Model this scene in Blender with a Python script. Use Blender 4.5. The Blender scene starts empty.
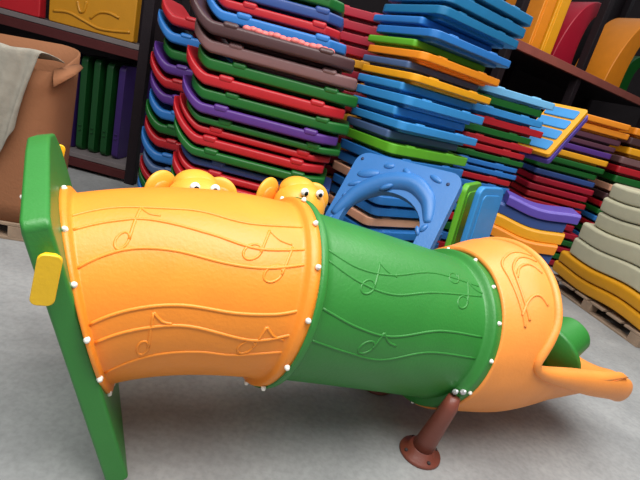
import bpy, bmesh, math, random
import numpy as np
from mathutils import Vector, Matrix
random.seed(7)
PI = math.pi
scene = bpy.context.scene
COL = scene.collection

# ------------------------------------------------------------------ camera
CAM_H = 1.5; F = 452.0; PITCH = math.radians(18.56); ROLL = math.radians(15.0)
fw = Vector((0, math.cos(PITCH), -math.sin(PITCH))); rt0 = Vector((1, 0, 0)); up0 = rt0.cross(fw)
rt = math.cos(ROLL)*rt0 + math.sin(ROLL)*up0
up = -math.sin(ROLL)*rt0 + math.cos(ROLL)*up0
cam = bpy.data.cameras.new('camera'); co = bpy.data.objects.new('camera', cam); COL.objects.link(co)
M = Matrix((rt, up, -fw)).transposed().to_4x4(); M.translation = (0, 0, CAM_H); co.matrix_world = M
cam.sensor_width = 36; cam.lens = F/640*36; cam.clip_start = .05
scene.camera = co

# ------------------------------------------------------------------ materials
def lin(c):
    return tuple((v/255/12.92 if v/255 <= .04045 else ((v/255+.055)/1.055)**2.4) for v in c)
MATS = {}
def plastic(name, rgb, rough=.42, spec=.5, var=.10, scale=9, bump=.02, sss=0):
    if name in MATS: return MATS[name]
    m = bpy.data.materials.new(name); m.use_nodes = True; nt = m.node_tree; b = nt.nodes['Principled BSDF']
    tc = nt.nodes.new('ShaderNodeTexCoord'); n = nt.nodes.new('ShaderNodeTexNoise'); n.inputs['Scale'].default_value = scale; n.inputs['Detail'].default_value = 5
    nt.links.new(tc.outputs['Object'], n.inputs['Vector'])
    mx = nt.nodes.new('ShaderNodeMix'); mx.data_type = 'RGBA'
    c = lin(rgb)
    mx.inputs['A'].default_value = tuple(v*(1-var) for v in c)+(1,); mx.inputs['B'].default_value = tuple(min(1, v*(1+var)) for v in c)+(1,)
    nt.links.new(n.outputs['Fac'], mx.inputs['Factor']); nt.links.new(mx.outputs['Result'], b.inputs['Base Color'])
    b.inputs['Roughness'].default_value = rough; b.inputs['Specular IOR Level'].default_value = spec
    n2 = nt.nodes.new('ShaderNodeTexNoise'); n2.inputs['Scale'].default_value = scale*9; n2.inputs['Detail'].default_value = 3
    nt.links.new(tc.outputs['Object'], n2.inputs['Vector'])
    bp = nt.nodes.new('ShaderNodeBump'); bp.inputs['Strength'].default_value = .25; bp.inputs['Distance'].default_value = bump*.2
    nt.links.new(n2.outputs['Fac'], bp.inputs['Height']); nt.links.new(bp.outputs['Normal'], b.inputs['Normal'])
    MATS[name] = m; return m
PAL = dict(
    orange=(246, 144, 42), green=(48, 126, 50), yellow=(240, 190, 30), exit=(246, 150, 66), elephant=(246, 174, 56),
    red=(178, 26, 36), crimson=(166, 18, 44), pgreen=(20, 96, 32), purple=(84, 46, 128), navy=(48, 76, 138), blue=(44, 116, 190),
    sky=(54, 140, 205), teal=(30, 112, 160), brown=(74, 48, 50), mauve=(122, 88, 88), lime=(96, 172, 40), porange=(238, 142, 30), amber=(236, 164, 26), slate=(74, 98, 138),
    peach=(226, 168, 136), beige=(190, 186, 158), gold=(212, 148, 22), icy=(120, 190, 235), brick=(118, 60, 46), white=(240, 236, 225), black=(14, 12, 14), violet=(92, 72, 168), plum=(90, 50, 66), shaded_gold=(188, 128, 20), shaded_green=(12, 66, 26), shaded_purple=(52, 30, 92))  # last three colours have the left rack's shade mixed in
def P(k): return plastic(k+'_plastic', PAL[k])
def simple(name, rgb, rough=.8, var=.2, scale=6, bump=.05, metal=0, spec=.3):
    m = plastic(name, rgb, rough, spec, var, scale, bump); m.node_tree.nodes['Principled BSDF'].inputs['Metallic'].default_value = metal; return m

# ------------------------------------------------------------------ helpers
def link(name, bm, mat, parent=None, smooth=True, bevel=0, seg=2, angle=40, solid=0, sub=0, off=-1, recalc=True):
    if recalc: bmesh.ops.recalc_face_normals(bm, faces=bm.faces)
    me = bpy.data.meshes.new(name); bm.to_mesh(me); bm.free()
    o = bpy.data.objects.new(name, me); COL.objects.link(o); me.materials.append(mat)
    if parent is not None: o.parent = parent
    for p in me.polygons: p.use_smooth = smooth
    if solid:
        s = o.modifiers.new('s', 'SOLIDIFY'); s.thickness = solid; s.offset = off
    if bevel:
        b = o.modifiers.new('b', 'BEVEL'); b.width = bevel; b.segments = seg; b.limit_method = 'ANGLE'; b.angle_limit = math.radians(angle)
    if sub:
        s = o.modifiers.new('u', 'SUBSURF'); s.levels = s.render_levels = sub
    if smooth and bevel:
        try:
            o.modifiers.new('w', 'WEIGHTED_NORMAL')
        except Exception: pass
    return o
def tag(o, label, cat, group=None, kind=None):
    o['label'] = label; o['category'] = cat
    if group: o['group'] = group
    if kind: o['kind'] = kind
    return o
def empty(name, loc=(0, 0, 0), rz=0):
    o = bpy.data.objects.new(name, None); COL.objects.link(o); o.location = loc; o.rotation_euler = (0, 0, rz); o.empty_display_size = .1
    return o
def box(bm, c, s, rot=None):
    r = bmesh.ops.create_cube(bm, size=1)['verts']
    for v in r:
        p = Vector((v.co.x*s[0], v.co.y*s[1], v.co.z*s[2]))
        if rot is not None: p = rot @ p
        v.co = p + Vector(c)
    return r
def prism(bm, poly, z0, z1, f=None):
    f = f or (lambda p: p)
    a = [bm.verts.new(f(Vector((x, y, z0)))) for x, y in poly]; b = [bm.verts.new(f(Vector((x, y, z1)))) for x, y in poly]
    n = len(poly)
    bm.faces.new(list(reversed(a))); bm.faces.new(b)
    for i in range(n): bm.faces.new((a[i], a[(i+1) % n], b[(i+1) % n], b[i]))
def rrect(x0, y0, x1, y1, r, n=5):
    out = []
    for cx, cy, a in ((x1-r, y1-r, 0), (x0+r, y1-r, 90), (x0+r, y0+r, 180), (x1-r, y0+r, 270)):
        for k in range(n+1):
            t = math.radians(a+90*k/n); out.append((cx+r*math.cos(t), cy+r*math.sin(t)))
    return out
def tubebm(bm, pts, r, n=8, cap=True, taper=None):
    pts = [Vector(p) for p in pts]; rings = []
    prev = None
    for i, p in enumerate(pts):
        t = (pts[min(i+1, len(pts)-1)] - pts[max(i-1, 0)]).normalized()
        a = prev if prev is not None else (Vector((0, 0, 1)) if abs(t.z) < .9 else Vector((1, 0, 0)))
        a = (a - t*a.dot(t)).normalized(); prev = a; b = t.cross(a)
        rr = taper[i] if taper else r
        rings.append([bm.verts.new(p + rr*(math.cos(2*PI*k/n)*a + math.sin(2*PI*k/n)*b)) for k in range(n)])
    for i in range(len(rings)-1):
        for k in range(n): bm.faces.new((rings[i][k], rings[i][(k+1) % n], rings[i+1][(k+1) % n], rings[i+1][k]))
    if cap: bm.faces.new(list(reversed(rings[0]))); bm.faces.new(rings[-1])
def lathe(bm, prof, n=20, f=None):
    f = f or (lambda p: p); rings = []
    for r, z in prof:
        rings.append([bm.verts.new(f(Vector((max(r, 1e-4)*math.cos(2*PI*k/n), max(r, 1e-4)*math.sin(2*PI*k/n), z)))) for k in range(n)])
    for i in range(len(rings)-1):
        for k in range(n): bm.faces.new((rings[i][k], rings[i][(k+1) % n], rings[i+1][(k+1) % n], rings[i+1][k]))
    bm.faces.new(list(reversed(rings[0]))); bm.faces.new(rings[-1])
def ellipsoid(bm, c, s, rot=None, u=18, v=12):
    r = bmesh.ops.create_uvsphere(bm, u_segments=u, v_segments=v, radius=1)['verts']
    for w in r:
        p = Vector((w.co.x*s[0], w.co.y*s[1], w.co.z*s[2]))
        if rot is not None: p = rot @ p
        w.co = p + Vector(c)
def spline(pts, n):
    pts = [Vector(p) for p in pts]; out = []
    for i in range(len(pts)-1):
        p0 = pts[max(i-1, 0)]; p1 = pts[i]; p2 = pts[i+1]; p3 = pts[min(i+2, len(pts)-1)]
        for k in range(n):
            t = k/n
            out.append(.5*((2*p1)+(p2-p0)*t+(2*p0-5*p1+4*p2-p3)*t*t+(3*p1-p0-3*p2+p3)*t**3))
    out.append(pts[-1]); return out
def sstep(a, b, x):
    t = min(1, max(0, (x-a)/(b-a))); return t*t*(3-2*t)

# ------------------------------------------------------------------ setting
def structure(name, bm, m, **k):
    o = link(name, bm, m, smooth=False, **k); o['kind'] = 'structure'; return o
conc = bpy.data.materials.new('concrete_floor'); conc.use_nodes = True
nt = conc.node_tree; b = nt.nodes['Principled BSDF']; tc = nt.nodes.new('ShaderNodeTexCoord')
n1 = nt.nodes.new('ShaderNodeTexNoise'); n1.inputs['Scale'].default_value = 2.2; n1.inputs['Detail'].default_value = 8; n1.inputs['Roughness'].default_value = .65
n2 = nt.nodes.new('ShaderNodeTexNoise'); n2.inputs['Scale'].default_value = 38; n2.inputs['Detail'].default_value = 4
r1 = nt.nodes.new('ShaderNodeValToRGB'); r1.color_ramp.elements[0].position = .3; r1.color_ramp.elements[1].position = .75
r1.color_ramp.elements[0].color = lin((134, 135, 135))+(1,); r1.color_ramp.elements[1].color = lin((166, 167, 166))+(1,)
mm = nt.nodes.new('ShaderNodeMix'); mm.data_type = 'RGBA'; mm.blend_type = 'MULTIPLY'; mm.inputs['Factor'].default_value = .35
r2 = nt.nodes.new('ShaderNodeValToRGB'); r2.color_ramp.elements[0].position = .3; r2.color_ramp.elements[0].color = (.55, .55, .55, 1); r2.color_ramp.elements[1].position = .6
for n in (n1, n2): nt.links.new(tc.outputs['Object'], n.inputs['Vector'])
nt.links.new(n1.outputs['Fac'], r1.inputs['Fac']); nt.links.new(n2.outputs['Fac'], r2.inputs['Fac'])
nt.links.new(r1.outputs['Color'], mm.inputs['A']); nt.links.new(r2.outputs['Color'], mm.inputs['B']); nt.links.new(mm.outputs['Result'], b.inputs['Base Color'])
b.inputs['Roughness'].default_value = .6
bp = nt.nodes.new('ShaderNodeBump'); bp.inputs['Strength'].default_value = .15; bp.inputs['Distance'].default_value = .01
nt.links.new(n2.outputs['Fac'], bp.inputs['Height']); nt.links.new(bp.outputs['Normal'], b.inputs['Normal'])
bm = bmesh.new(); box(bm, (0, 3, -.05), (16, 16, .1)); structure('floor', bm, conc)
wallm = simple('dark_painted_wall', (46, 40, 42), .9)
bm = bmesh.new(); box(bm, (0, 11.05, 2.5), (16, .1, 5)); structure('wall_back', bm, wallm)
bm = bmesh.new(); box(bm, (-8.05, 3, 2.5), (.1, 16, 5)); structure('wall_left', bm, wallm)
bm = bmesh.new(); box(bm, (8.05, 3, 2.5), (.1, 16, 5)); structure('wall_right', bm, wallm)

# ------------------------------------------------------------------ tunnel slide
def dirv(az, el):
    az, el = math.radians(az), math.radians(el); return Vector((math.cos(el)*math.cos(az), math.cos(el)*math.sin(az), math.sin(el)))
CC = [Vector((-.764, 1.415, .613)), Vector((-.137, 1.654, .692)), Vector((.69, 2.07, .527))]
DD = [dirv(31.1, 16.6), dirv(27, -9), dirv(26.7, -10.8)]
RR = [(.345, .35), (.345, .352)]
def spine(k, t):
    L = (CC[k+1]-CC[k]).length
    h = lambda t: (2*t**3-3*t*t+1)*CC[k]+(t**3-2*t*t+t)*DD[k]*L+(-2*t**3+3*t*t)*CC[k+1]+(t**3-t*t)*DD[k+1]*L
    a = (h(t+1e-3)-h(t-1e-3)).normalized(); v = Vector((-a.y, a.x, 0)).normalized(); u = a.cross(v)
    return h(t), a, u, v
def tpt(k, t, ph, r):
    c, a, u, v = spine(k, t); return c + r*(math.cos(ph)*u+math.sin(ph)*v)
slide = empty('tunnel_slide', (CC[1].x, CC[1].y, 0))
tag(slide, 'orange and green plastic tunnel slide lying across the concrete floor in the foreground', 'slide')
OFF = Vector((CC[1].x, CC[1].y, 0))
def spart(name, bm, mat, parent=None, **k):
    for v in bm.verts: v.co -= OFF
    return link(name, bm, mat, parent or slide, **k)
def section(k, r_of, ts, N=72):
    bm = bmesh.new(); rings = []
    for t in ts:
        rings.append([bm.verts.new(tpt(k, t, 2*PI*j/N, r_of(t))) for j in range(N)])
    inner = [[bm.verts.new(tpt(k, t, 2*PI*j/N, min(r_of(t), r_of(.5))-.014)) for j in range(N)] for t in ts]
    n = len(ts)
    for i in range(n-1):
        for j in range(N):
            q = (j+1) % N
            bm.faces.new((rings[i][j], rings[i][q], rings[i+1][q], rings[i+1][j]))
            bm.faces.new((inner[i][j], inner[i+1][j], inner[i+1][q], inner[i][q]))
    for i in (0, n-1):
        for j in range(N):
            q = (j+1) % N; bm.faces.new((rings[i][j], rings[i][q], inner[i][q], inner[i][j]))
    return bm
def emb(bm, k, ctrl, rad=.007, dens=6):
    pts = spline([(t, p, 0) for t, p in ctrl], dens)
    def rr(t): return RR[k][0]*(1-t)+RR[k][1]*t
    tubebm(bm, [tpt(k, min(max(p.x, .03), .965), p.y, rr(p.x)-.0025) for p in pts], rad, 6)
def note(bm, k, t, ph, st, fl):   # outline of a music note: oval head, stem, tail
    e = [(t+.032*math.cos(a), ph+.075*math.sin(a)+.03*math.cos(a)) for a in [2*PI*i/12 for i in range(13)]]
    emb(bm, k, e, .0055, 2)
    emb(bm, k, [(t+.03, ph), (t+.034+st*.1, ph+st)], .006, 6)
    if fl: emb(bm, k, [(t+.034+st*.1, ph+st), (t+.07+st*.1, ph+st-.09), (t+.115+st*.1, ph+st-.12)], .006, 5)
def rseg(k, lo, hi, f0, f1, fr=.036, w=.035):
    L = (CC[k+1]-CC[k]).length; w = w/L
    def f(t):
        base = lo*(1-t)+hi*t
        if f0 and t < w: base += fr*(1-sstep(w*.55, w, t))
        if f1 and t > 1-w: base += fr*(1-sstep(w*.55, w, 1-t))
        return base
    return f
ts = [0, .015, .03, .036, .042, .048, .054, .06]+[.06+.88*i/26 for i in range(1, 27)]+[.946, .952, .958, .964, .97, .985, 1]
fo = rseg(0, .345, .35, False, True)
bm = section(0, rseg(0, .345, .35, True, True, .028), ts)
for c in ([(.038, -.342), (.213, -.317), (.413, -.366), (.562, -.391), (.75, -.491), (.965, -.40)],
          [(.05, -.515), (.238, -.50), (.375, -.515), (.612, -.664), (.788, -.764), (.965, -.68)],
          [(.04, -.888), (.275, -.813), (.462, -.838), (.675, -.938), (.825, -.938), (.965, -.84)],
          [(.05, -1.385), (.338, -1.34), (.525, -1.335), (.725, -1.385), (.875, -1.36), (.965, -1.29)],
          [(.06, -1.57), (.35, -1.534), (.55, -1.534), (.812, -1.65), (.965, -1.54)],
          [(.06, -1.985), (.388, -1.856), (.6, -1.832), (.763, -1.856), (.965, -1.75)]): emb(bm, 0, c)
note(bm, 0, .265, -.72, .37, True); note(bm, 0, .765, -.80, .26, True); note(bm, 0, .845, -.985, .30, False)
note(bm, 0, .325, -1.75, .36, True); note(bm, 0, .80, -1.74, .25, True)
osec = spart('tube_section', bm, P('orange'))
osec['label'] = 'orange tube half with raised music notes'
GE = [.038, .04, .042, .044]
_r0 = rseg(1, .345, .352, True, False, .038, .045)
def rflange(t): return _r0(t)+.036*sstep(.905, .930, t)
ts = [0, .012, .024, .030, .036, .042, .05]+[.05+.85*i/30 for i in range(1, 31)]+[.906, .911, .916, .921, .926, .931, .936, .95, .97, 1]
bm = section(1, rflange, ts)
for c in ([(.05, -.615), (.188, -.739), (.363, -.714), (.612, -.515), (.895, -.515)], [(.05, -.739), (.188, -.888), (.363, -.938), (.588, -.789), (.895, -.66)],
          [(.05, -1.236), (.225, -1.36), (.4, -1.385), (.638, -1.211), (.895, -1.17)], [(.05, -1.583), (.225, -1.658), (.4, -1.683), (.612, -1.484), (.895, -1.44)]): emb(bm, 1, c, .006)
note(bm, 1, .235, -.92, .32, True); note(bm, 1, .735, -.50, .1, False); note(bm, 1, .76, -.81, .32, True); note(bm, 1, .30, -1.56, .2, True)
gsec = spart('tube_section', bm, P('green')); gsec['label'] = 'green tube half with raised music notes'

# bolts with white caps round the three flanges
def bolt(p, n, parent, r=.0078, h=.010):
    q = n.to_track_quat('Z', 'Y'); bm = bmesh.new()
    lathe(bm, [(r*1.25, -.006), (r*1.25, .001), (r, .003), (r*.9, h*.8), (r*.45, h)], 12, lambda w: p + q @ w)
    return spart('bolt', bm, P('white'), parent)
for k, t, r, phs in ((0, .02, .373, (.1, -.55, -1.02, -1.47, -1.92, -2.4, -2.85)), ):
    for ph in phs:
        c, a, u, v = spine(k, t); bolt(tpt(k, t, ph, r), math.cos(ph)*u+math.sin(ph)*v, osec)
for ph in (.6, .02, -.42, -.88, -1.35, -1.85, -2.35, -2.8):
    c, a, u, v = spine(0, .985); bolt(tpt(0, .985, ph, .386), math.cos(ph)*u+math.sin(ph)*v, osec)
for ph in (.4, -.1, -.55, -.98, -1.4, -1.85, -2.3, -2.8):
    c, a, u, v = spine(1, .950); bolt(tpt(1, .950, ph, .388), math.cos(ph)*u+math.sin(ph)*v, gsec)

# entry panel (a hollow moulded plate round the mouth of the tube)
A0, U0 = DD[0], None
c0, a0, u0, v0 = spine(0, 0)
VP = v0; UP = u0; AP = a0
poly = [(-.345, -.60), (-.345, .385), (-.32, .415), (.08, .50), (.2, .515), (.38, .485), (.46, .42), (.495, .30), (.49, -.45), (.45, -.60)]
bm = bmesh.new()
fpan = lambda p: c0 + VP*p.x + UP*p.y + AP*p.z
prism(bm, poly, -.070, .002, fpan)
panel = spart('entry_panel', bm, P('green'), bevel=.012, seg=3); panel['label'] = 'green end panel standing on its lower edge'
for px_, py_, dz in ((-.15, .42, -.07), (-.28, .28, -.07)):
    n = AP if dz > 0 else -AP
    bolt(fpan(Vector((px_, py_, dz))), n, panel)
def lug(vx, uy, sgn):
    # flat moulded strap standing off the edge of the panel on two feet, set askew
    d = (UP*.92+AP*.38*1.0).normalized(); nrm = VP*sgn; wd = d.cross(nrm)
    cen = fpan(Vector((vx, uy, -.040)))
    f = lambda p: cen+d*p.y+wd*p.x+nrm*p.z
    bm = bmesh.new()
    prism(bm, rrect(-.029, -.075, .029, .075, .018, 4), .036, .050, f)
    prism(bm, rrect(-.020, .030, .020, .060, .010, 3), -.002, .035, f)
    prism(bm, rrect(-.020, -.045, .020, -.015, .010, 3), -.002, .035, f)
    h = spart('handle', bm, P('yellow'), panel, bevel=.004); h['label'] = 'yellow moulded grip'
    bm = bmesh.new(); lathe(bm, [(.007, .040), (.007, .048), (.003, .049)], 10, lambda w: f(w+Vector((0, .05, 0))))
    spart('screw', bm, simple('dull_brass', (150, 120, 40), .4), h)
lug(-.345, .265, -1); lug(.492, .34, 1)

# exit section: a hood that opens into a trough with a raised lip
S = Vector((DD[2].x, DD[2].y, 0)).normalized(); V = Vector((-S.y, S.x, 0)); Z = Vector((0, 0, 1)); OX = Vector((CC[2].x, CC[2].y, 0))
def exitpt(i, n, ph):
    # ph: 0 top .. pi bottom, sign = side
    a = abs(ph); c = math.cos(ph)
    w = sstep(1.42, 1.74, a)
    hood = .25+.10*max(0, c)**1.5-.06*sstep(.9, 1.45, a)
    tongue = .98+.12*sstep(1.55, 2.25, a)+.05*(1-math.cos(max(0, a-PI*.55)))
    smax = hood*(1-w)+tongue*w
    s = -.03+(smax+.03)*(i/n)
    zc = .535-.02*s
    bul = math.sin(PI*min(1, max(0, (s+.05)/.6)))*.05
    r = .392+bul*(.35+.9*max(0, c))+.015*sstep(0, .3, s)
    zb = r*c
    if c < 0: zb = c*(r-.13*sstep(.2, 1.1, s))
    e = sstep(1.35, 1.6, a)*(1-sstep(1.7, 2.3, a))
    z = zc+zb+.02*sstep(.3, .8, i/n)*e*w-.03*sstep(.9, 1.0, i/n)*e*w+.09*sstep(.88, 1.0, i/n)*sstep(1.9, 2.5, a)
    sh = s+.19*c*r*(1-sstep(0, .3, s))
    return OX+S*sh+V*(r*math.sin(ph))+Z*z
def exit_grid(N=96, n=40):
    ang = []
    for j in range(N+1):
        x = -1+2*j/N
        ang.append(PI*x)
    return [[exitpt(i, n, p) for p in ang[:-1]] for i in range(n+1)]
g = exit_grid()
bm = bmesh.new(); vs = [[bm.verts.new(p) for p in row] for row in g]
N = len(vs[0])
for i in range(len(vs)-1):
    for j in range(N): bm.faces.new((vs[i+1][j], vs[i+1][(j+1) % N], vs[i][(j+1) % N], vs[i][j]))
ex = spart('exit_section', bm, P('exit'), solid=.03, recalc=False); ex['label'] = 'orange hooded exit with a raised lip'
# rolled rim round the mouth
bm = bmesh.new(); edge = g[-1]+[g[-1][0]]
n_ = N; edge2 = [p.copy() for p in g[-1]]
for it in range(10):
    e3 = [p.copy() for p in edge2]
    for i in range(n_):
        k = sstep(1.5, 1.75, abs(-PI+2*PI*i/N))
        edge2[i] = e3[i].lerp((e3[i-1]+e3[(i+1) % n_])*.5, .5*k)
rings = []
for i in range(n_):
    t = (edge2[(i+1) % n_]-edge2[(i-1) % n_]).normalized(); a = abs(-PI+2*PI*i/N)
    k = sstep(1.42, 1.66, a)*(1-sstep(1.95, 2.35, a))
    inn = (g[-3][i]-edge2[i])*(1-k)+(Z*-.2+V*(.03 if i < N/2 else -.03))*k
    inn = (inn-t*inn.dot(t)).normalized(); bb = t.cross(inn)
    r1_, r2_ = .022+.054*k, .022+.027*k
    cc = edge2[i]+inn*r1_*.5
    rings.append([bm.verts.new(cc+r1_*math.cos(2*PI*q_/12)*inn+r2_*math.sin(2*PI*q_/12)*bb) for q_ in range(12)])
for i in range(n_):
    for k in range(12): bm.faces.new((rings[i][k], rings[i][(k+1) % 12], rings[(i+1) % n_][(k+1) % 12], rings[(i+1) % n_][k]))
spart('rim', bm, P('exit'), ex, sub=1)
# raised fish-scale relief on the hood
bm = bmesh.new()
def onhood(s01, ph):
    i = s01*40; i0 = int(i); f = i-i0
    p = exitpt(i0, 40, ph)*(1-f)+exitpt(i0+1, 40, ph)*f; return p
def hoodline(pts, r=.007):
    tubebm(bm, [onhood(p.x, p.y) for p in spline([(a, b_, 0) for a, b_ in pts], 6)], r, 6)
hoodline([(.34, -1.02), (.24, -.78), (.18, -.50), (.19, -.27), (.40, -.16), (.66, -.15), (.88, -.20)])
hoodline([(.40, -.95), (.31, -.74), (.28, -.52), (.32, -.35), (.50, -.25), (.70, -.24), (.88, -.29)])
hoodline([(.30, -.48), (.40, -.38), (.57, -.34), (.72, -.36), (.84, -.45)])
hoodline([(.27, -.90), (.36, -.77), (.50, -.70), (.64, -.71), (.76, -.80)])
spart('relief', bm, P('exit'), ex)

# support post
post = None
pt_ = Vector((.735, 1.695, .345)); pb_ = Vector((.72, 1.765, .03))
bm = bmesh.new(); tubebm(bm, [pb_-Vector((0, 0, .004)), pb_.lerp(pt_, .3), pb_.lerp(pt_, .7), pt_, pt_+Vector((.006, .006, .05))], .05, 16, taper=[.052, .047, .041, .037, .027])
post = spart('support_post', bm, P('brick')); post['label'] = 'short brown support post'
bm = bmesh.new(); lathe(bm, [(.098, 0), (.1, .006), (.097, .018), (.066, .026), (.062, .05), (.05, .055)], 28, lambda w: Vector((.72, 1.768, 0))+w)
spart('base_flange', bm, P('brick'), post)
for ang in (20, 110, 200, 290):
    a = math.radians(ang); bm = bmesh.new(); lathe(bm, [(.009, 0), (.009, .008), (.004, .012)], 8, lambda w: Vector((.72+.08*math.cos(a), 1.768+.08*math.sin(a), .02))+w)
    spart('screw', bm, simple('dark_steel', (60, 52, 50), .5), post)
for d in (Vector((0, 0, .0)), Vector((.03, -.005, .012))):
    bm = bmesh.new(); q = Vector((-.1, -.6, .5)).to_track_quat('Z', 'Y'); p0 = Vector((.735, 1.700, .42))+d
    lathe(bm, [(.012, -.02), (.012, .004), (.008, .006), (.007, .03), (.003, .032)], 10, lambda w: p0+q @ w)
    spart('bolt', bm, simple('zinc_bolt', (215, 215, 215), .3, metal=.4), post)
# the matching post on the far side
bm = bmesh.new(); far = V*.40
pt2 = Vector((.58, 2.06, .20)); pb2 = Vector((.52, 2.22, .05))
tubebm(bm, [pb2-Vector((0, 0, .0)), pb2.lerp(pt2, .5), pt2, pt2+Vector((.01, -.02, .04))], .05, 16, taper=[.058, .052, .045, .03])
p2 = spart('support_post', bm, P('brick'))
bm = bmesh.new(); lathe(bm, [(.098, 0), (.1, .006), (.097, .018), (.066, .026), (.062, .05), (.05, .055)], 28, lambda w: Vector((.518, 2.225, 0))+w)
spart('base_flange', bm, P('brick'), p2)

# green moulded piece lying in the mouth of the slide
base = OX+S*.72+V*(-.05)
gp = empty('moulded_plastic_piece', base); tag(gp, 'green plastic piece with a stubby drum lying in the mouth of the tunnel slide', 'plastic piece')
def gl(name, bm, **k):
    for v in bm.verts: v.co -= base
    return link(name, bm, P('green'), gp, **k)
ctr = OX+S*.72+V*(-.13)+Z*.49
ax = (S*.75+V*.12+Z*.42).normalized(); q = ax.to_track_quat('Z', 'Y')
bm = bmesh.new(); lathe(bm, [(.02, -.10), (.172, -.05), (.178, -.03), (.15, -.01), (.115, .03), (.105, .15), (.095, .165), (.06, .17), (.055, .12), (.01, .12)], 28, lambda w: ctr+q @ w)
gl('drum', bm)
bm = bmesh.new(); prism(bm, rrect(-.30, -.14, .26, .14, .08), 0, .05, lambda p: OX+S*(.62+p.x)+V*(-.02+p.y)+Z*(.295+p.z+.12*p.x))
gl('base_plate', bm, bevel=.012)
bm = bmesh.new(); tubebm(bm, spline([OX+S*.30+V*.02+Z*.62, OX+S*.42+V*.02+Z*.62, OX+S*.55+V*-.03+Z*.53], 5), .06, 12)
gl('neck', bm)

# ------------------------------------------------------------------ elephants
EL = P('elephant'); EYW = plastic('eye_white', (245, 245, 240), .3); EYB = plastic('eye_black', (15, 14, 16), .2)
def elephant(loc, rz, sc, label):
    e = empty('toy_elephant', loc, rz); tag(e, label, 'toy elephant', 'yellow toy elephants behind the tunnel slide'); e.scale = (sc,)*3
    bm = bmesh.new(); ellipsoid(bm, (0, .14, .40), (.15, .20, .16)); link('body', bm, EL, e, sub=1)
    for x in (-.09, .09):
        for y in (.03, .25):
            bm = bmesh.new(); lathe(bm, [(.058, 0), (.062, .02), (.055, .12), (.065, .32), (.05, .38)], 16, lambda w: Vector((x, y, 0))+w); link('leg', bm, EL, e)
    bm = bmesh.new(); ellipsoid(bm, (0, -.10, .60), (.135, .125, .125)); ellipsoid(bm, (0, -.06, .67), (.10, .09, .07)); ellipsoid(bm, (0, -.18, .55), (.085, .08, .08))
    h = link('head', bm, EL, e, sub=1)
    bm = bmesh.new(); tubebm(bm, spline([(0, -.19, .57), (0, -.25, .49), (0, -.26, .38), (.01, -.235, .28), (.02, -.255, .23)], 6), .05, 12, taper=[.07-.035*i/24 for i in range(25)])
    link('trunk', bm, EL, h)
    for sx in (-1, 1):
        rot = Matrix.Rotation(math.radians(-sx*28), 3, 'Z') @ Matrix.Rotation(math.radians(sx*12), 3, 'Y')
        bm = bmesh.new(); ellipsoid(bm, (sx*.130, .0, .615), (.088, .028, .092), rot); er = link('ear', bm, EL, h, sub=1)
        bm = bmesh.new(); ellipsoid(bm, (sx*.130, -.022, .61), (.055, .02, .058), rot); link('inner_ear', bm, P('orange'), er, sub=1)
        bm = bmesh.new(); ellipsoid(bm, (sx*.042, -.186, .700), (.021, .014, .020)); ey = link('eye', bm, EYW, h)
        bm = bmesh.new(); ellipsoid(bm, (sx*.039, -.199, .697), (.010, .005, .011)); link('pupil', bm, EYB, ey)
        bm = bmesh.new(); tubebm(bm, spline([(sx*.07, -.21, .56), (sx*.10, -.26, .54), (sx*.12, -.30, .56)], 4), .016, 10, taper=[.02-.010*i/8 for i in range(9)]); link('tusk', bm, EL, h)
    return e
elephant((-.76, 2.40, 0), math.radians(34), 1.24, 'yellow toy elephant peeking over the left end of the orange tube, nearer the cardboard box')
elephant((-.255, 2.82, 0), math.radians(36), 1.27, 'yellow toy elephant peeking over the joint between the orange and green tubes')

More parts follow.
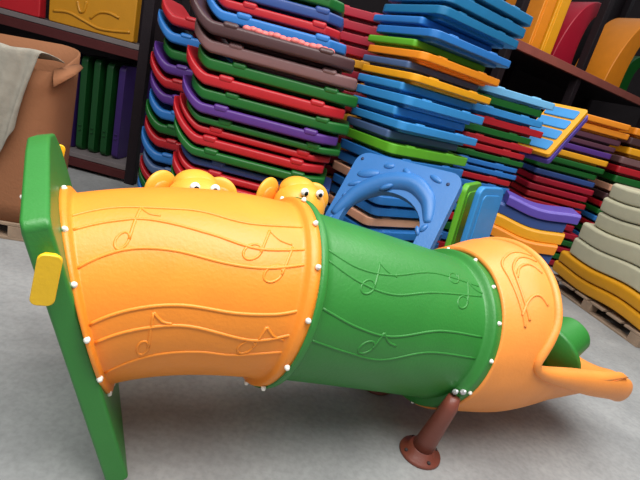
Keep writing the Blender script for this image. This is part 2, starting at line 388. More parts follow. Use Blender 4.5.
# ------------------------------------------------------------------ piles of moulded panels
ORD = ['topmost', 'second', 'third', 'fourth', 'fifth', 'sixth', 'seventh', 'eighth', 'ninth', 'tenth', 'eleventh', 'twelfth', 'thirteenth', 'fourteenth', 'fifteenth', 'sixteenth', 'seventeenth', 'eighteenth', 'nineteenth', 'twentieth', 'twenty-first', 'twenty-second', 'twenty-third', 'twenty-fourth']
WORD = dict(red='red', crimson='crimson', pgreen='green', purple='purple', navy='navy blue', blue='blue', sky='bright blue', teal='teal blue', brown='dark brown', mauve='dull mauve',
            lime='light green', porange='orange', amber='amber yellow', slate='slate blue', peach='peach', beige='beige', gold='golden yellow', icy='pale icy blue', violet='violet', plum='plum', green='green', orange='orange')
def curled_panel(L, D, t, curl=.15, skirt=.03, dx=0):
    bumps = True
    """moulded board: flat, with its left end turned up, nubs along the front and a skirt under it; origin at the front left of the flat run, underside of skirt at z=0"""
    bm = bmesh.new(); prof = []
    cz = lambda x: curl*max(0, min(1.5, -(x+dx-.02)/.19))**1.6     # the same curve for every board of a pile, so they nest
    for i in range(11):
        u = i/10; x = -.17+.25*u; prof.append((x, cz(x)))
    for i in range(1, 8): prof.append((.08+(L-.08)*i/7, 0))
    ny = [0, .06, .12, D-.12, D-.06, D]
    def zt(ix, y):
        x, zz = prof[ix]
        e = min(y, D-y, x+.17, L-x)
        return zz+skirt+t-(.016 if e > .07 else 0)
    def ins(ix, y):       # rounded outline corners
        x, _ = prof[ix]
        return x
    top = []; bot = []
    for ix in range(len(prof)):
        x, zz = prof[ix]; r = .14; f = 0
        d = min(x+.17, L-x)
        f = (r-math.sqrt(max(0, r*r-(r-min(d, r))**2)))*.8
        row = [f+(D-2*f)*y/D for y in ny]
        top.append([bm.verts.new((x, yy, zt(ix, y))) for y, yy in zip(ny, row)])
        bot.append([bm.verts.new((x, yy, zz+skirt)) for y, yy in zip(ny, row)])
    n, m = len(prof), len(ny)
    for i in range(n-1):
        for j in range(m-1):
            bm.faces.new((top[i][j], top[i+1][j], top[i+1][j+1], top[i][j+1])); bm.faces.new((bot[i][j], bot[i][j+1], bot[i+1][j+1], bot[i+1][j]))
        for j in (0, m-1): bm.faces.new((top[i][j], top[i+1][j], bot[i+1][j], bot[i][j]))
    for i in (0, n-1):
        for j in range(m-1): bm.faces.new((top[i][j], top[i][j+1], bot[i][j+1], bot[i][j]))
    if bumps:
        for x in (.16*L, .80*L):
            prism(bm, rrect(x-.055, -.004, x+.055, .055, .022, 3), skirt+t-.03, skirt+t+.0185)
    if skirt > 0: prism(bm, rrect(.12, .12, L-.08, D-.12, .05, 3), 0, skirt+.01)
    return bm
def flat_panel(L, D, t, r=.09, skirt=.03, inset=.08, wave=0, nubs=True):
    bm = bmesh.new(); prism(bm, rrect(0, 0, L, D, r, 4), skirt, skirt+t)
    if nubs:
        for x in (.22*L, .72*L): prism(bm, rrect(x-.05, .006, x+.05, .044, .018, 3), skirt+t-.01, skirt+t+.009)
    if skirt > 0: prism(bm, rrect(inset, inset, L-inset, D-inset, r*.6, 3), 0, skirt+.01)
    return bm
def wavy_slab(L, D, t, amp=.025, ph=0, dx=0, fq=3.2):
    bm = bmesh.new(); n = 16; top = []; bot = []
    ys = [0, .05*D, .5*D, .95*D, D]
    for i in range(n+1):
        x = L*i/n; w = amp*(1+math.sin(fq*(x+dx)+ph))
        end = 1
        top.append([bm.verts.new((x, y, w+t*(.5+.5*end)-(.02 if k in (0, 4) else 0))) for k, y in enumerate(ys)])
        bot.append([bm.verts.new((x, y+(.012 if k == 0 else -.012 if k == 4 else 0), w+t*(.5-.5*end)*1.0+.0)) for k, y in enumerate(ys)])
    for i in range(n):
        for j in range(4):
            bm.faces.new((top[i][j], top[i+1][j], top[i+1][j+1], top[i][j+1])); bm.faces.new((bot[i][j], bot[i][j+1], bot[i+1][j+1], bot[i+1][j]))
        for j in (0, 4): bm.faces.new((top[i][j], top[i+1][j], bot[i+1][j], bot[i][j]))
    for i in (0, n):
        for j in range(4): bm.faces.new((top[i][j], top[i][j+1], bot[i][j+1], bot[i][j]))
    return bm
CNT = {}
def pile(origin, rz, layers, maker, where, group, cat='panel', base_cols=('red', 'pgreen', 'blue'), noun='board', fill=.72, base_z=0.0, name='moulded_board', hidden_pitch=.10, bev=.012):
    """layers: top to bottom (z of the edge middle, colour, dx, dy, extra). Panels lie one on another."""
    zs = [l[0] for l in layers]; n = len(layers); cols = [l[1] for l in layers]; tot = {}
    R = Matrix.Rotation(rz, 3, 'Z')
    bots = []
    for i, l in enumerate(layers):
        if i+1 < n: bots.append((zs[i]+zs[i+1])/2)
        else: bots.append(zs[i]-(zs[i-1]-zs[i])/2)
    for i, l in enumerate(layers):
        zb = bots[i]; ztop = zs[i]+(zs[i]-zb) if i == 0 else bots[i-1]
        h = ztop-zb-.002; t = min(h*fill, .085, h-.02); sk = h-t
        kw = dict(l[4]) if len(l) > 4 else {}; kw['dx'] = l[2]
        bm = maker(t, sk, kw)
        o = link(name, bm, P(l[1]), None, bevel=min(bev, t*.3), seg=2)
        o.location = Vector(origin)+R @ Vector((l[2], l[3], 0)); o.location.z = zb; o.rotation_euler = (0, 0, rz)
        w = WORD[l[1]]; nn = kw.get('noun', noun)
        lab = f'{w} {nn}, {ORD[i]} from the top in {where}' if i else f'{w} {nn}, topmost in {where}'
        if i == n-1 and n > 3: lab = f'{w} {nn}, lowest showing in {where}'
        if i:
            more = f'{lab}, under a {WORD[l0]} one' if WORD[l0] != w else f'{lab}, under one alike'
            more = more.replace('under a orange', 'under an orange').replace('under a amber', 'under an amber')
            if len(more.split()) <= 16: lab = more
        l0 = l[1]
        tag(o, lab, cat, group)
        yield o
    # the rest of the pile, below what the photo shows
    z = bots[-1]; k = 0
    m = int(max(0, round((z-base_z)/hidden_pitch)))
    for j in range(m):
        p = (z-base_z)/m; p2_ = p-.002; bm = maker(min(p2_*fill, .085), p2_-min(p2_*fill, .085), {})
        o = link(name, bm, P(base_cols[j % len(base_cols)]), None, bevel=bev, seg=2)
        o.location = Vector(origin); o.location.z = base_z+p*(m-1-j); o.rotation_euler = (0, 0, rz)
        tag(o, f'moulded board low in the hidden foot of {where}', cat, 'hidden foot of '+where)
def run(*a, **k): return list(pile(*a, **k))

# pile behind the elephants
LA = [(2.03, 'pgreen', .05, .24, dict(D=.48, L=.78)), (1.935, 'navy', .05, .23, dict(D=.48, L=.80)), (1.84, 'red', .05, .22, dict(D=.48, L=.80)), (1.765, 'blue', .02, .16, dict(D=.54, L=.90)), (1.655, 'brown', -.03, -.04), (1.53, 'mauve', .02, 0), (1.42, 'pgreen', .06, .03), (1.315, 'red', -.01, .0), (1.215, 'pgreen', .05, .02),
      (1.11, 'purple', -.01, .0), (1.03, 'pgreen', .03, .03), (.965, 'red', -.03, .05), (.885, 'red', -.06, .02), (.79, 'pgreen', -.03, 0), (.715, 'navy', .03, .05), (.64, 'red', .02, .03)]
la = run((-1.09, 3.3, 0), math.radians(1.5), LA, lambda t, s, k: curled_panel(k.get('L', 1.04), k.get('D', .70), t, .15, s, k.get('dx', 0)), 'the pile behind the elephants', 'panels in the pile behind the elephants', bev=.022, fill=.77)
# pink painted bumps along the top edge of the dark brown panel
bm = bmesh.new()
for i in range(15):
    ellipsoid(bm, (.27+.042*i, .05+.012*math.sin(i*2.1), .123+.004*math.sin(i*1.7)), (.032, .03, .022), None, 10, 8)
fr = link('fruit_relief', bm, plastic('pink_relief', (238, 120, 116), .5, var=.35, scale=30), la[4]); fr['label'] = 'pink bumps moulded along the front edge'
# pile at the end of the rack
LB = [(1.66, 'red', .02, 0), (1.52, 'blue', .0, 0), (1.39, 'pgreen', .06, .05), (1.27, 'purple', .0, 0), (1.14, 'red', -.02, 0), (1.0, 'purple', .0, .0), (.86, 'blue', .01, 0), (.74, 'pgreen', -.01, 0), (.60, 'red', .0, 0), (.46, 'blue', -.02, 0), (.34, 'slate', .02, 0)]
run((-1.70, 4.12, 0), math.radians(2), LB, lambda t, s, k: curled_panel(.84, .7, t, .17, s, k.get('dx', 0)), 'the pile beside the left rack', 'panels in the pile beside the left rack', bev=.022, fill=.77)
# stack behind, top middle: crimson
LC = [(2.12, 'crimson', 0, 0), (2.02, 'crimson', .02, .02), (1.92, 'crimson', -.02, 0), (1.82, 'crimson', .03, 0), (1.72, 'amber', .0, -.02), (1.63, 'crimson', .02, 0), (1.54, 'amber', .05, 0)]
run((-.46, 4.36, 0), math.radians(-2), LC, lambda t, s, k: flat_panel(.62, .7, t, .08, s), 'the pile wedged behind the blue pile', 'panels wedged behind the big blue pile', base_cols=('crimson', 'red', 'amber'))

# big blue pile in the middle
rzC = math.radians(38); oC = (.36, 3.50, 0)
def mkC(t, s, k):
    if k.get('short'): return flat_panel(.86, .57, t, .03, s, .05, nubs=False)
    return flat_panel(.96, .69, t, .07, s)
sh = dict(short=1, noun='short board')
LD = [(2.34, 'teal', .06, -.07), (2.245, 'teal', .04, -.06), (2.15, 'teal', .02, -.05), (2.08, 'blue', .0, .11, sh), (2.0, 'blue', .0, -.06), (1.925, 'lime', .0, .11, sh), (1.85, 'porange', .0, -.02), (1.77, 'slate', .0, .11, sh), (1.70, 'amber', .0, 0), (1.62, 'sky', .0, .11, sh),
      (1.53, 'sky', .0, 0), (1.435, 'sky', .0, .11, sh), (1.345, 'sky', .0, -.01), (1.26, 'slate', .0, .11, sh), (1.165, 'lime', .0, .02), (1.05, 'blue', -.0, .02), (.95, 'blue', .02, .03), (.85, 'peach', .0, .05), (.75, 'blue', .0, .0), (.65, 'blue', .02, .02), (.55, 'peach', .0, .05)]
run(oC, rzC, LD, mkC, 'the big blue pile', 'boards in the big blue pile', base_cols=('blue',), noun='board', hidden_pitch=.1)
bm = bmesh.new(); 

# pile to its right
LE = [(1.82, 'icy', .08, -.03), (1.73, 'pgreen', .0, .0), (1.64, 'sky', .04, -.02), (1.55, 'red', .10, 0), (1.46, 'pgreen', .0, 0), (1.385, 'red', .06, 0), (1.305, 'red', .0, 0), (1.235, 'pgreen', .02, 0), (1.165, 'blue', -.02, 0), (1.10, 'blue', .0, 0), (1.03, 'red', -.04, 0), (.95, 'blue', -.02, 0), (.86, 'navy', .0, 0), (.78, 'red', -.02, 0), (.69, 'blue', -.02, 0)]
run((.98, 4.40, 0), math.radians(16), LE, lambda t, s, k: flat_panel(.80, .6, t, .05, s), 'the mixed pile beside the blue pile', 'panels in the mixed pile right of the blue pile')

# pile of low wavy pieces
LF = [(.93, 'violet', .07, -.02), (.84, 'navy', .0, .02), (.73, 'amber', .02, .0), (.63, 'porange', .0, -.02), (.53, 'navy', .0, .02)]
run((1.43, 4.02, 0), math.radians(-13), LF, lambda t, s, k: wavy_slab(.60, .36, t+s, .022, 1.6, k.get('dx', 0), 9), 'the low pile under the tilted boards', 'wavy pieces in the low pile', base_cols=('amber', 'navy'), noun='wavy piece')

# far right pile under the right rack
LG = [(1.898, 'porange', .0, -.03), (1.798, 'porange', .05, .0), (1.699, 'plum', .0, .02), (1.617, 'plum', -.02, .03), (1.535, 'purple', -.05, 0), (1.430, 'amber', -.05, .0), (1.336, 'pgreen', -.05, .0), (1.243, 'pgreen', -.1, .02), (1.149, 'navy', -.08, .02), (1.055, 'crimson', -.06, 0), (0.950, 'crimson', -.1, .0), (0.857, 'red', -.08, 0), (0.763, 'crimson', -.1, 0), (0.658, 'pgreen', -.12, 0), (0.552, 'crimson', -.1, 0)]
run((2.46, 5.85, 0), math.radians(2), LG, lambda t, s, k: flat_panel(.80, .6, t, .04, s, nubs=False), 'the pile behind the beige slabs', 'panels in the far pile behind the beige slabs', base_cols=('crimson', 'pgreen'))
LH = [(1.896, 'porange', .0, 0), (1.776, 'brown', .0, .02), (1.656, 'amber', .03, 0), (1.524, 'mauve', .0, .02), (1.416, 'red', .0, 0), (1.284, 'pgreen', .02, 0), (1.164, 'peach', .02, 0), (1.044, 'brown', .0, 0)]
run((3.43, 6.06, 0), math.radians(2), LH, lambda t, s, k: flat_panel(.76, .6, t, .04, s, nubs=False), 'the far pile by the right edge', 'panels in the farthest right pile')

# beige and golden slabs on a pallet
rzG = math.radians(-75); oG = Vector((2.72, 5.0, 0))
LI = [(1.22, 'beige', .13, .03), (1.06, 'beige', .11, .02), (.90, 'beige', .12, .03), (.72, 'beige', .02, .0), (.52, 'beige', .0, .0)]
LJ = [(.345, 'gold', -.09, -.01), (.205, 'gold', -.13, .0)]
run(oG, rzG, LI, lambda t, s, k: wavy_slab(1.2, .6, t+s-.006, .016, 2.6, k['dx'], 6.5), 'the pallet stack', 'beige slabs on the golden ones', base_z=.42, noun='wavy slab', name='wavy_slab', cat='slab', bev=.02, hidden_pitch=5)
run(oG, rzG, LJ, lambda t, s, k: wavy_slab(1.3, .62, t+s-.006, .016, 2.6, k['dx'], 6.5), 'the pallet stack', 'golden slabs on the pallet', base_z=.12, noun='wavy slab', name='wavy_slab', cat='slab', bev=.025, hidden_pitch=5)
wood = simple('weathered_wood', (150, 128, 108), .85, .35, 14)
def pallet(loc, rz, L, D, label):
    p = empty('wooden_pallet', loc, rz); tag(p, label, 'pallet', 'wooden pallets')
    for i in range(6):
        bm = bmesh.new(); w = L/6; box(bm, (w*(i+.5), D/2, .113), (w*.8, D, .022)); link('top_board', bm, wood, p, smooth=False, bevel=.003)
    for y in (.05, D/2, D-.05):
        for x in (.06, L/2, L-.06):
            bm = bmesh.new(); box(bm, (x, y, .060), (.12, .1, .08)); link('block', bm, wood, p, smooth=False, bevel=.003)
        bm = bmesh.new(); box(bm, (L/2, y, .010), (L, .1, .02)); link('bottom_board', bm, wood, p, smooth=False, bevel=.003)
    return p
pallet(oG+Vector((-.04, .14, 0)), rzG, 1.35, .66, 'weathered wooden pallet under the golden wavy slabs')

# leaning boards between the piles
def plank_between(name, a, b, w, t, nrm, mat, label, cat, group):
    a, b = Vector(a), Vector(b); d = (b-a); L = d.length; d.normalize(); n = (Vector(nrm)-d*Vector(nrm).dot(d)).normalized(); s = d.cross(n)
    bm = bmesh.new(); prism(bm, rrect(-w/2, 0, w/2, L, .03, 3), -t/2, t/2)
    o = link(name, bm, mat, None, bevel=.008); o.matrix_world = Matrix(((s.x, d.x, n.x, a.x), (s.y, d.y, n.y, a.y), (s.z, d.z, n.z, a.z), (0, 0, 0, 1)))
    tag(o, label, cat, group); return o
# ------------------------------------------------------------------ arch panel with a leaping dolphin, and the two boards beside it
def arch_frame(o3, ux, uy, nz):
    return lambda p: o3+ux*p.x+uy*p.y+nz*p.z
aw, ah = .79, .66
uy = Vector((.235, .50, .83)).normalized(); uxv = Vector((.575, -.33, .10)); ux = (uxv-uy*uxv.dot(uy)).normalized(); A3 = Vector((.13, 3.33, 1.11))-uy*.66; nz = ux.cross(uy)
if nz.y > 0: nz = -nz
H0 = -.08   # legs run down to the floor
outer = [(0, H0), (0, ah-.09)]+[(.09-.09*math.cos(t), ah-.09+.09*math.sin(t)) for t in [PI/2*i/6 for i in range(1, 7)]]
outer += [(aw-.09+.09*math.sin(t), ah-.09+.09*math.cos(t)) for t in [PI/2*i/6 for i in range(0, 7)]]+[(aw, H0)]
inner = [(aw-.115, H0)]+[(aw/2+(aw/2-.115)*math.cos(t), .18+.23*math.sin(t)) for t in [PI*i/18 for i in range(0, 19)]]+[(.115, H0)]
bm = bmesh.new(); fA = lambda p: Vector(p)
full = outer+inner
vf = [bm.verts.new((x, y, .03)) for x, y in full]; vb = [bm.verts.new((x, y, -.03)) for x, y in full]
no, ni = len(outer), len(inner)
import mathutils.geometry as mg
tri = mg.tessellate_polygon([[Vector((x, y, 0)) for x, y in full]])
for t3 in tri:
    bm.faces.new([vf[i] for i in t3]); bm.faces.new([vb[i] for i in reversed(t3)])
for i in range(len(full)):
    j = (i+1) % len(full); bm.faces.new((vf[i], vf[j], vb[j], vb[i]))
arch = empty('arch_panel', A3); tag(arch, 'blue arch panel with a leaping dolphin relief standing before the big blue pile', 'arch panel')
MA = Matrix(((ux.x, uy.x, nz.x, 0), (ux.y, uy.y, nz.y, 0), (ux.z, uy.z, nz.z, 0), (0, 0, 0, 1)))
pb = plastic('arch_blue', (50, 112, 178), .42)
ob = link('arch_board', bm, pb, arch, bevel=.012, seg=3); ob.matrix_local = MA
bm = bmesh.new()
bodyc = spline([(.05, .14, .01), (.13, .33, .005), (.29, .47, .0), (.48, .515, .0), (.63, .43, .0), (.70, .28, .01)], 7)
tubebm(bm, bodyc, .04, 12, taper=[.014+.062*math.sin(PI*(.06+.88*i/(len(bodyc)-1)))**.8 for i in range(len(bodyc))])
for c, s, a in (((.42, .575, .03), (.05, .022, .02), -35), ((.34, .43, .05), (.05, .02, .02), 40), ((.695, .24, .03), (.035, .018, .015), 70), ((.665, .21, .03), (.035, .016, .015), 120), ((.05, .10, .035), (.028, .014, .015), 60)):
    ellipsoid(bm, c, s, Matrix.Rotation(math.radians(a), 3, 'Z'), 12, 8)
od = link('dolphin_relief', bm, pb, arch); od.matrix_local = MA
for c, s, a in (((.15, .50, .03), (.085, .035, .016), 18), ((.27, .595, .03), (.04, .024, .014), 10), ((.09, .40, .03), (.05, .02, .014), 30), ((.62, .585, .03), (.05, .02, .014), -20), ((.06, .30, .03), (.02, .012, .01), 60)):
    bm = bmesh.new(); ellipsoid(bm, c, s, Matrix.Rotation(math.radians(a), 3, 'Z'), 12, 8)
    ow = link('splash_relief', bm, pb, arch); ow.matrix_local = MA
for i, (x, y) in enumerate(((.05, .06), (.05, .60), (.71, .57))):
    bm = bmesh.new(); lathe(bm, [(.012, .026), (.012, .034), (.006, .036)], 10, lambda w: Vector((x, y, 0))+w); oh = link('screw_hole', bm, plastic('screw_dark', (34, 52, 88), .6), arch); oh.matrix_local = MA
def standing_board(name, x0, y0, rz, W, Hh, t, mat, label, lean=.06, hole=True):
    o = empty(name, (x0, y0, 0), rz); tag(o, label, 'board')
    bm = bmesh.new(); prism(bm, rrect(0, 0, W, Hh, .07, 5), -t/2, t/2, lambda p: Vector((p.x, p.z+lean*p.y, p.y)))
    link('board', bm, mat, o, bevel=.012)
    bm = bmesh.new(); prism(bm, rrect(.06, .06, W-.06, Hh-.06, .05, 5), -t/2-.008, -t/2+.005, lambda p: Vector((p.x, p.z+lean*p.y, p.y)))
    link('raised_field', bm, mat, o, bevel=.006)
    return o
standing_board('upright_board', 1.03, 3.50, math.radians(62), .50, 1.06, .05, P('lime'), 'light green board standing on edge just right of the blue arch panel')
standing_board('upright_board', 1.11, 3.42, math.radians(48), .42, 1.08, .05, P('sky'), 'bright blue board standing on edge between the light green board and the low pile')

# ------------------------------------------------------------------ racks
steel = simple('dark_rack_steel', (34, 26, 30), .5, metal=.2); redsteel = simple('red_rack_beam', (74, 30, 30), .5); greysteel = simple('grey_shelf_edge', (112, 104, 104), .5)
rk = empty('storage_rack', (-4.6, 4.6, 0)); tag(rk, 'dark steel storage rack at the left behind the cardboard box', 'rack')
def rb(name, c, s, m, parent, lab=None):
    bm = bmesh.new(); box(bm, c, s); o = link(name, bm, m, parent, smooth=False, bevel=.004)
    if lab: o['label'] = lab
    return o
RW = 2.46
for x in (.0, RW):
    for y in (.05, .95): rb('post', (x, y, 1.5), (.10, .09, 3.0), steel, rk)
for z in (.16, 1.38, 2.75):
    rb('shelf', (RW/2, .5, z), (RW-.1, .96, .05), greysteel, rk)
    rb('beam', (RW/2, .03, z-.075), (RW-.1, .05, .09), redsteel, rk, 'dark red beam')
rb('back_panel', (RW/2, .985, 1.5), (RW, .02, 2.9), steel, rk)
# things on the left rack
def rack_block(x, w, col, label, z=1.408, h=.62, relief=True):
    o = empty('display_panel', (x, 4.64, z)); tag(o, label, 'panel')
    bm = bmesh.new(); prism(bm, rrect(0, 0, w, h, .02, 3), 0, .10, lambda p: Vector((p.x, p.z, p.y))); link('board', bm, P(col), o, bevel=.012)
    if relief:
        bm = bmesh.new()
        tubebm(bm, spline([(.05, 0, .10), (.2, 0, .12), (.35, 0, .085), (.5, 0, .05), (.65, 0, .06), (w-.04, 0, .09)], 6), .014, 8)
        tubebm(bm, spline([(.42, 0, .12), (.5, 0, .19), (.6, 0, .21), (.7, 0, .19)], 6), .014, 8)
        tubebm(bm, spline([(.28, 0, .24), (.31, 0, .16), (.35, 0, .17), (.37, 0, .26)], 6), .014, 8)
        link('wave_relief', bm, P(col), o)
    return o
rack_block(-3.13, .86, 'shaded_gold', 'golden yellow panel with wavy relief on the upper shelf of the left rack')  # yellow darkened to carry the gloom of the shelf
rack_block(-4.1, .88, 'red', 'red panel at the upper left corner on the left rack shelf', relief=False)
for i, (x, c, l) in enumerate(((-2.92, 'shaded_purple', 'purple board leftmost in the dark bay behind the cardboard box'), (-2.80, 'shaded_green', 'green upright board nearest the cardboard box in the dark bay'), (-2.665, 'shaded_green', 'middle one of three green upright boards in the dark bay'),
                               (-2.53, 'shaded_green', 'rightmost one of three green upright boards in the dark bay'), (-2.40, 'shaded_purple', 'purple board rightmost in the dark bay of the left rack'))):  # shade of the bay put into these darker greens and purples
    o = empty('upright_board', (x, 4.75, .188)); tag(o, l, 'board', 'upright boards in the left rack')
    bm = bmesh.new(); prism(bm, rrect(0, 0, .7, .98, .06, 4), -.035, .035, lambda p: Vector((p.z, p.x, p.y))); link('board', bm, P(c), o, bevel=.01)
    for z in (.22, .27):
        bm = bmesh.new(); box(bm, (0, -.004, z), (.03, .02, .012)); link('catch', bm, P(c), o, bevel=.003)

# right rack, running obliquely away
RK = 1.28; rr = empty('storage_rack', (1.35*RK, 5.05*RK, 1.5-1.5*RK+.12), math.radians(37)); rr.scale = (RK,)*3; tag(rr, 'dark steel storage rack at the right holding red and orange slide chutes', 'rack')
for x in (.0, 1.42, 3.5):
    for y in (.05, .95): rb('post', (x, y, 2.015), (.09, .09, 3.55), steel, rr)
for z in (.50, 2.25):
    rb('shelf', (1.75, .5, z), (3.5, .96, .05), steel, rr)
    rb('beam', (1.75, .0, z), (3.5, .05, .085), simple('rusty_beam', (150, 84, 74), .5), rr, 'rusty red beam')
rb('back_panel', (1.75, 1.02, 2.06), (3.5, .02, 3.4), steel, rr)
RM = Matrix.Translation((1.35*RK, 5.05*RK, 1.5-1.5*RK+.12)) @ Matrix.Rotation(math.radians(37), 4, 'Z') @ Matrix.Scale(RK, 4)
def rloc(x, y, z): return RM @ Vector((x, y, z))
def chute(x, y, col, label, run_=.9, rise=1.2, w=.42, rz=0):
    """curved slide chute standing on end: bed with two side walls"""
    o = empty('slide_chute', rloc(x, y, 2.302), math.radians(37)+rz); o.scale = (RK,)*3; tag(o, label, 'slide chute', 'slide chutes on the right rack')
    bm = bmesh.new(); rows = []
    n = 18
    for i in range(n+1):
        t = i/n; px = run_*(t**1.7); pz = rise*math.sin(PI/2*t*.98)
        dx = run_*1.7*max(t, .02)**.7; dz = rise*PI/2*math.cos(PI/2*t*.98); L = math.hypot(dx, dz); nx, nz2 = -dz/L, dx/L
        ww = .46*(1-.68*t); 
        sec = [(0, -w/2), (ww, -w/2), (ww, -w/2+.05), (.05, -w/2+.05), (.05, w/2-.05), (ww, w/2-.05), (ww, w/2), (0, w/2)]
        rows.append([bm.verts.new((px-nx*h, yy, pz-nz2*h)) for h, yy in sec])
    for i in range(n):
        for j in range(8): bm.faces.new((rows[i][j], rows[i][(j+1) % 8], rows[i+1][(j+1) % 8], rows[i+1][j]))
    for r_ in (rows[0], rows[-1]):
        bm.faces.new((r_[0], r_[1], r_[2], r_[3])); bm.faces.new((r_[4], r_[5], r_[6], r_[7])); bm.faces.new((r_[0], r_[3], r_[4], r_[7]))
    link('chute', bm, P(col), o, bevel=.015)
    return o
chute(1.04, .46, 'crimson', 'crimson slide chute standing on the right rack left of the post', .55, .78, .5)
chute(2.30, .44, 'porange', 'orange slide chute standing on the right rack right of the post', .75, 1.0, .5)
chute(3.02, .62, 'pgreen', 'dark green slide chute behind the orange chute on the right rack', .5, .62)
for x, c, l in ((.52, 'porange', 'dull orange board at the left end of the right rack behind the blue pile'), (.76, 'amber', 'amber board standing on the right rack beside the crimson chute')):
    o = empty('upright_board', rloc(x, .12, 2.280), math.radians(37)); o.scale = (RK,)*3; tag(o, l, 'board')
    bm = bmesh.new(); prism(bm, rrect(-.10, 0, .10, .95, .02, 3), 0, .5, lambda p: Vector((p.x, p.z, p.y))); link('board', bm, P(c), o, bevel=.012)
    bm = bmesh.new(); prism(bm, rrect(-.07, .04, .07, .9, .02, 3), -.01, .02, lambda p: Vector((p.x, p.z, p.y))); link('raised_field', bm, P(c), o, bevel=.006)

# ------------------------------------------------------------------ cardboard box
card = simple('corrugated_cardboard', (142, 94, 64), .9, .12, 5); cardin = simple('cardboard_inside', (140, 112, 96), .9, .12, 5)
bx = empty('cardboard_box', (-2.60, 2.99, 0), math.radians(15)); tag(bx, 'large sagging open cardboard box behind the green end panel at the left', 'box')
pallet((-3.20, 2.44, 0), math.radians(15), 1.30, .75, 'wooden pallet under the large cardboard box')
pz = .127
def boxwall(z0, z1, grow, th=.012):
    pass
bm = bmesh.new()
lo = rrect(-.70, -.36, .66, .20, .16, 6); n_ = len(lo)
rows = []
for i in range(9):
    t = i/8; row = []
    for k, (x, y) in enumerate(lo):
        s_ = 1+.05*t+.02*math.sin(5*math.atan2(y, x))*t
        row.append(bm.verts.new((x*s_, y*s_, pz+1.08*t+(.07*math.sin(2*math.atan2(y, x)+.4)+.03*math.sin(5*math.atan2(y, x)))*t**3)))
    rows.append(row)
for i in range(8):
    for k in range(n_): bm.faces.new((rows[i][k], rows[i][(k+1) % n_], rows[i+1][(k+1) % n_], rows[i+1][k]))
bm.faces.new(list(reversed(rows[0])))
ww = link('walls', bm, card, bx, solid=.014)
bm = bmesh.new()
fl = [[Vector((.66, -.30, 1.17)), Vector((.69, -.20, 1.19)), Vector((.70, -.04, 1.21))], [Vector((.68, -.36, 1.12)), Vector((.745, -.23, 1.175)), Vector((.74, -.05, 1.215))], [Vector((.685, -.36, 1.07)), Vector((.775, -.25, 1.165)), Vector((.76, -.06, 1.20))]]
vv = [[bm.verts.new(p) for p in r_] for r_ in fl]
for i in range(2):
    for j in range(2): bm.faces.new((vv[i][j], vv[i][j+1], vv[i+1][j+1], vv[i+1][j]))
f_ = link('flap', bm, card, bx, solid=.01); f_['label'] = 'torn flap folded outwards'
# cloth over the front of the box
cl = bmesh.new(); rows = []
for i in range(21):
    t = i/20; row = []
    for j in range(15):
        s_ = j/14
        x = -2.30+.44*s_*(1-.30*t)+.02*math.sin(t*3+s_*2)
        fold = .020*math.sin(s_*17+t*2.2)+.010*math.sin(s_*31+1)
        yf = 2.675+.268*(x+2.15)
        if t < .2: y = yf+.20*(1-t/.2); z = 1.262-.05*(1-t/.2)**2
        else: y = yf+.015*(t-.2); z = 1.262-(t-.2)/.8*(.86-.36*s_**2)-.0
        row.append(cl.verts.new((x, y-.012+fold*(.4+.6*t), z+.008*math.sin(s_*9))))
    rows.append(row)
for i in range(20):
    for j in range(14): cl.faces.new((rows[i][j], rows[i][j+1], rows[i+1][j+1], rows[i+1][j]))
o = link('cloth', cl, simple('grey_cloth', (150, 144, 132), .95, .3, 20), None, solid=.008, sub=1); tag(o, 'grey rag draped over the rim of the cardboard box', 'cloth')
bm = bmesh.new(); prism(bm, rrect(-.22, -.12, .2, .12, .05, 4), -.04, .04)
o = link('moulded_piece', bm, P('sky'), None, bevel=.02); o.location = (-2.52, 2.84, 1.20); o.rotation_euler = (.1, .25, .3); tag(o, 'bright blue plastic piece poking out of the cardboard box', 'plastic piece')
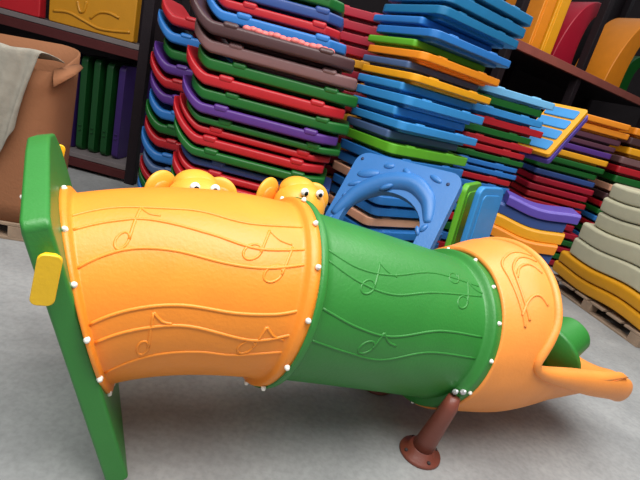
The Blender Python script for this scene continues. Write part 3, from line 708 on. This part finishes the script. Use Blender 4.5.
bm = bmesh.new(); prism(bm, rrect(-.3, -.2, .3, .2, .05, 4), -.42, .42)

# leaning boards between the mixed pile and the far pile
E0 = Vector((2.03, 4.78, 1.35)); ed = Vector((.44, .45, .64)).normalized(); ew = Vector((-.7, .68, 0)); ew = (ew-ed*ew.dot(ed)).normalized(); en = ed.cross(ew)
def slanted(off, W, L, t, col, label, stripes=False):
    o = empty('slanted_board', E0+en*off); tag(o, label, 'board')
    f = lambda p: ew*p.x+ed*p.y+en*p.z
    bm = bmesh.new(); prism(bm, rrect(0, 0, W, L, .03, 3), -t/2, t/2, f); link('board', bm, P(col), o, bevel=.008)
    if stripes:
        for k in range(4):
            bm = bmesh.new(); prism(bm, rrect(.05, .05+k*.165, W-.02, .18+k*.165, .02, 3), t/2-.004, t/2+.016, f); q_ = link('slat', bm, P('sky'), o, bevel=.005); q_['label'] = 'bright blue cross slat'
slanted(.05, .40, .74, .05, 'amber', 'amber slanted board with bright blue cross slats between the piles', True)
slanted(-.035, .40, .76, .06, 'violet', 'violet slanted board right under the amber one with blue slats')

# ------------------------------------------------------------------ light
w = bpy.data.worlds.new('world'); scene.world = w; w.use_nodes = True
bg = w.node_tree.nodes['Background']; bg.inputs['Color'].default_value = (.90, .95, 1.0, 1); bg.inputs['Strength'].default_value = .42
def area(name, loc, size, power, rot=(0, 0, 0), col=(1, .98, .95)):
    l = bpy.data.lights.new(name, 'AREA'); l.energy = power; l.shape = 'RECTANGLE'; l.size, l.size_y = size; l.color = col
    o = bpy.data.objects.new(name, l); COL.objects.link(o); o.location = loc; o.rotation_euler = rot; return o
area('skylight_fill', (-.8, .4, 5.2), (4.5, 3.0), 350)
area('skylight_fill', (1.8, .2, 5.2), (3.0, 3.0), 160)
area('skylight_fill', (2.6, 4.6, 6.2), (3.0, 2.0), 170)  # fill lamp, added to brighten the right rack and piles
vs_ = scene.view_settings; vs_.view_transform = 'Standard'; vs_.look = 'None'; vs_.gamma = 1; vs_.exposure = 0; vs_.use_curve_mapping = False
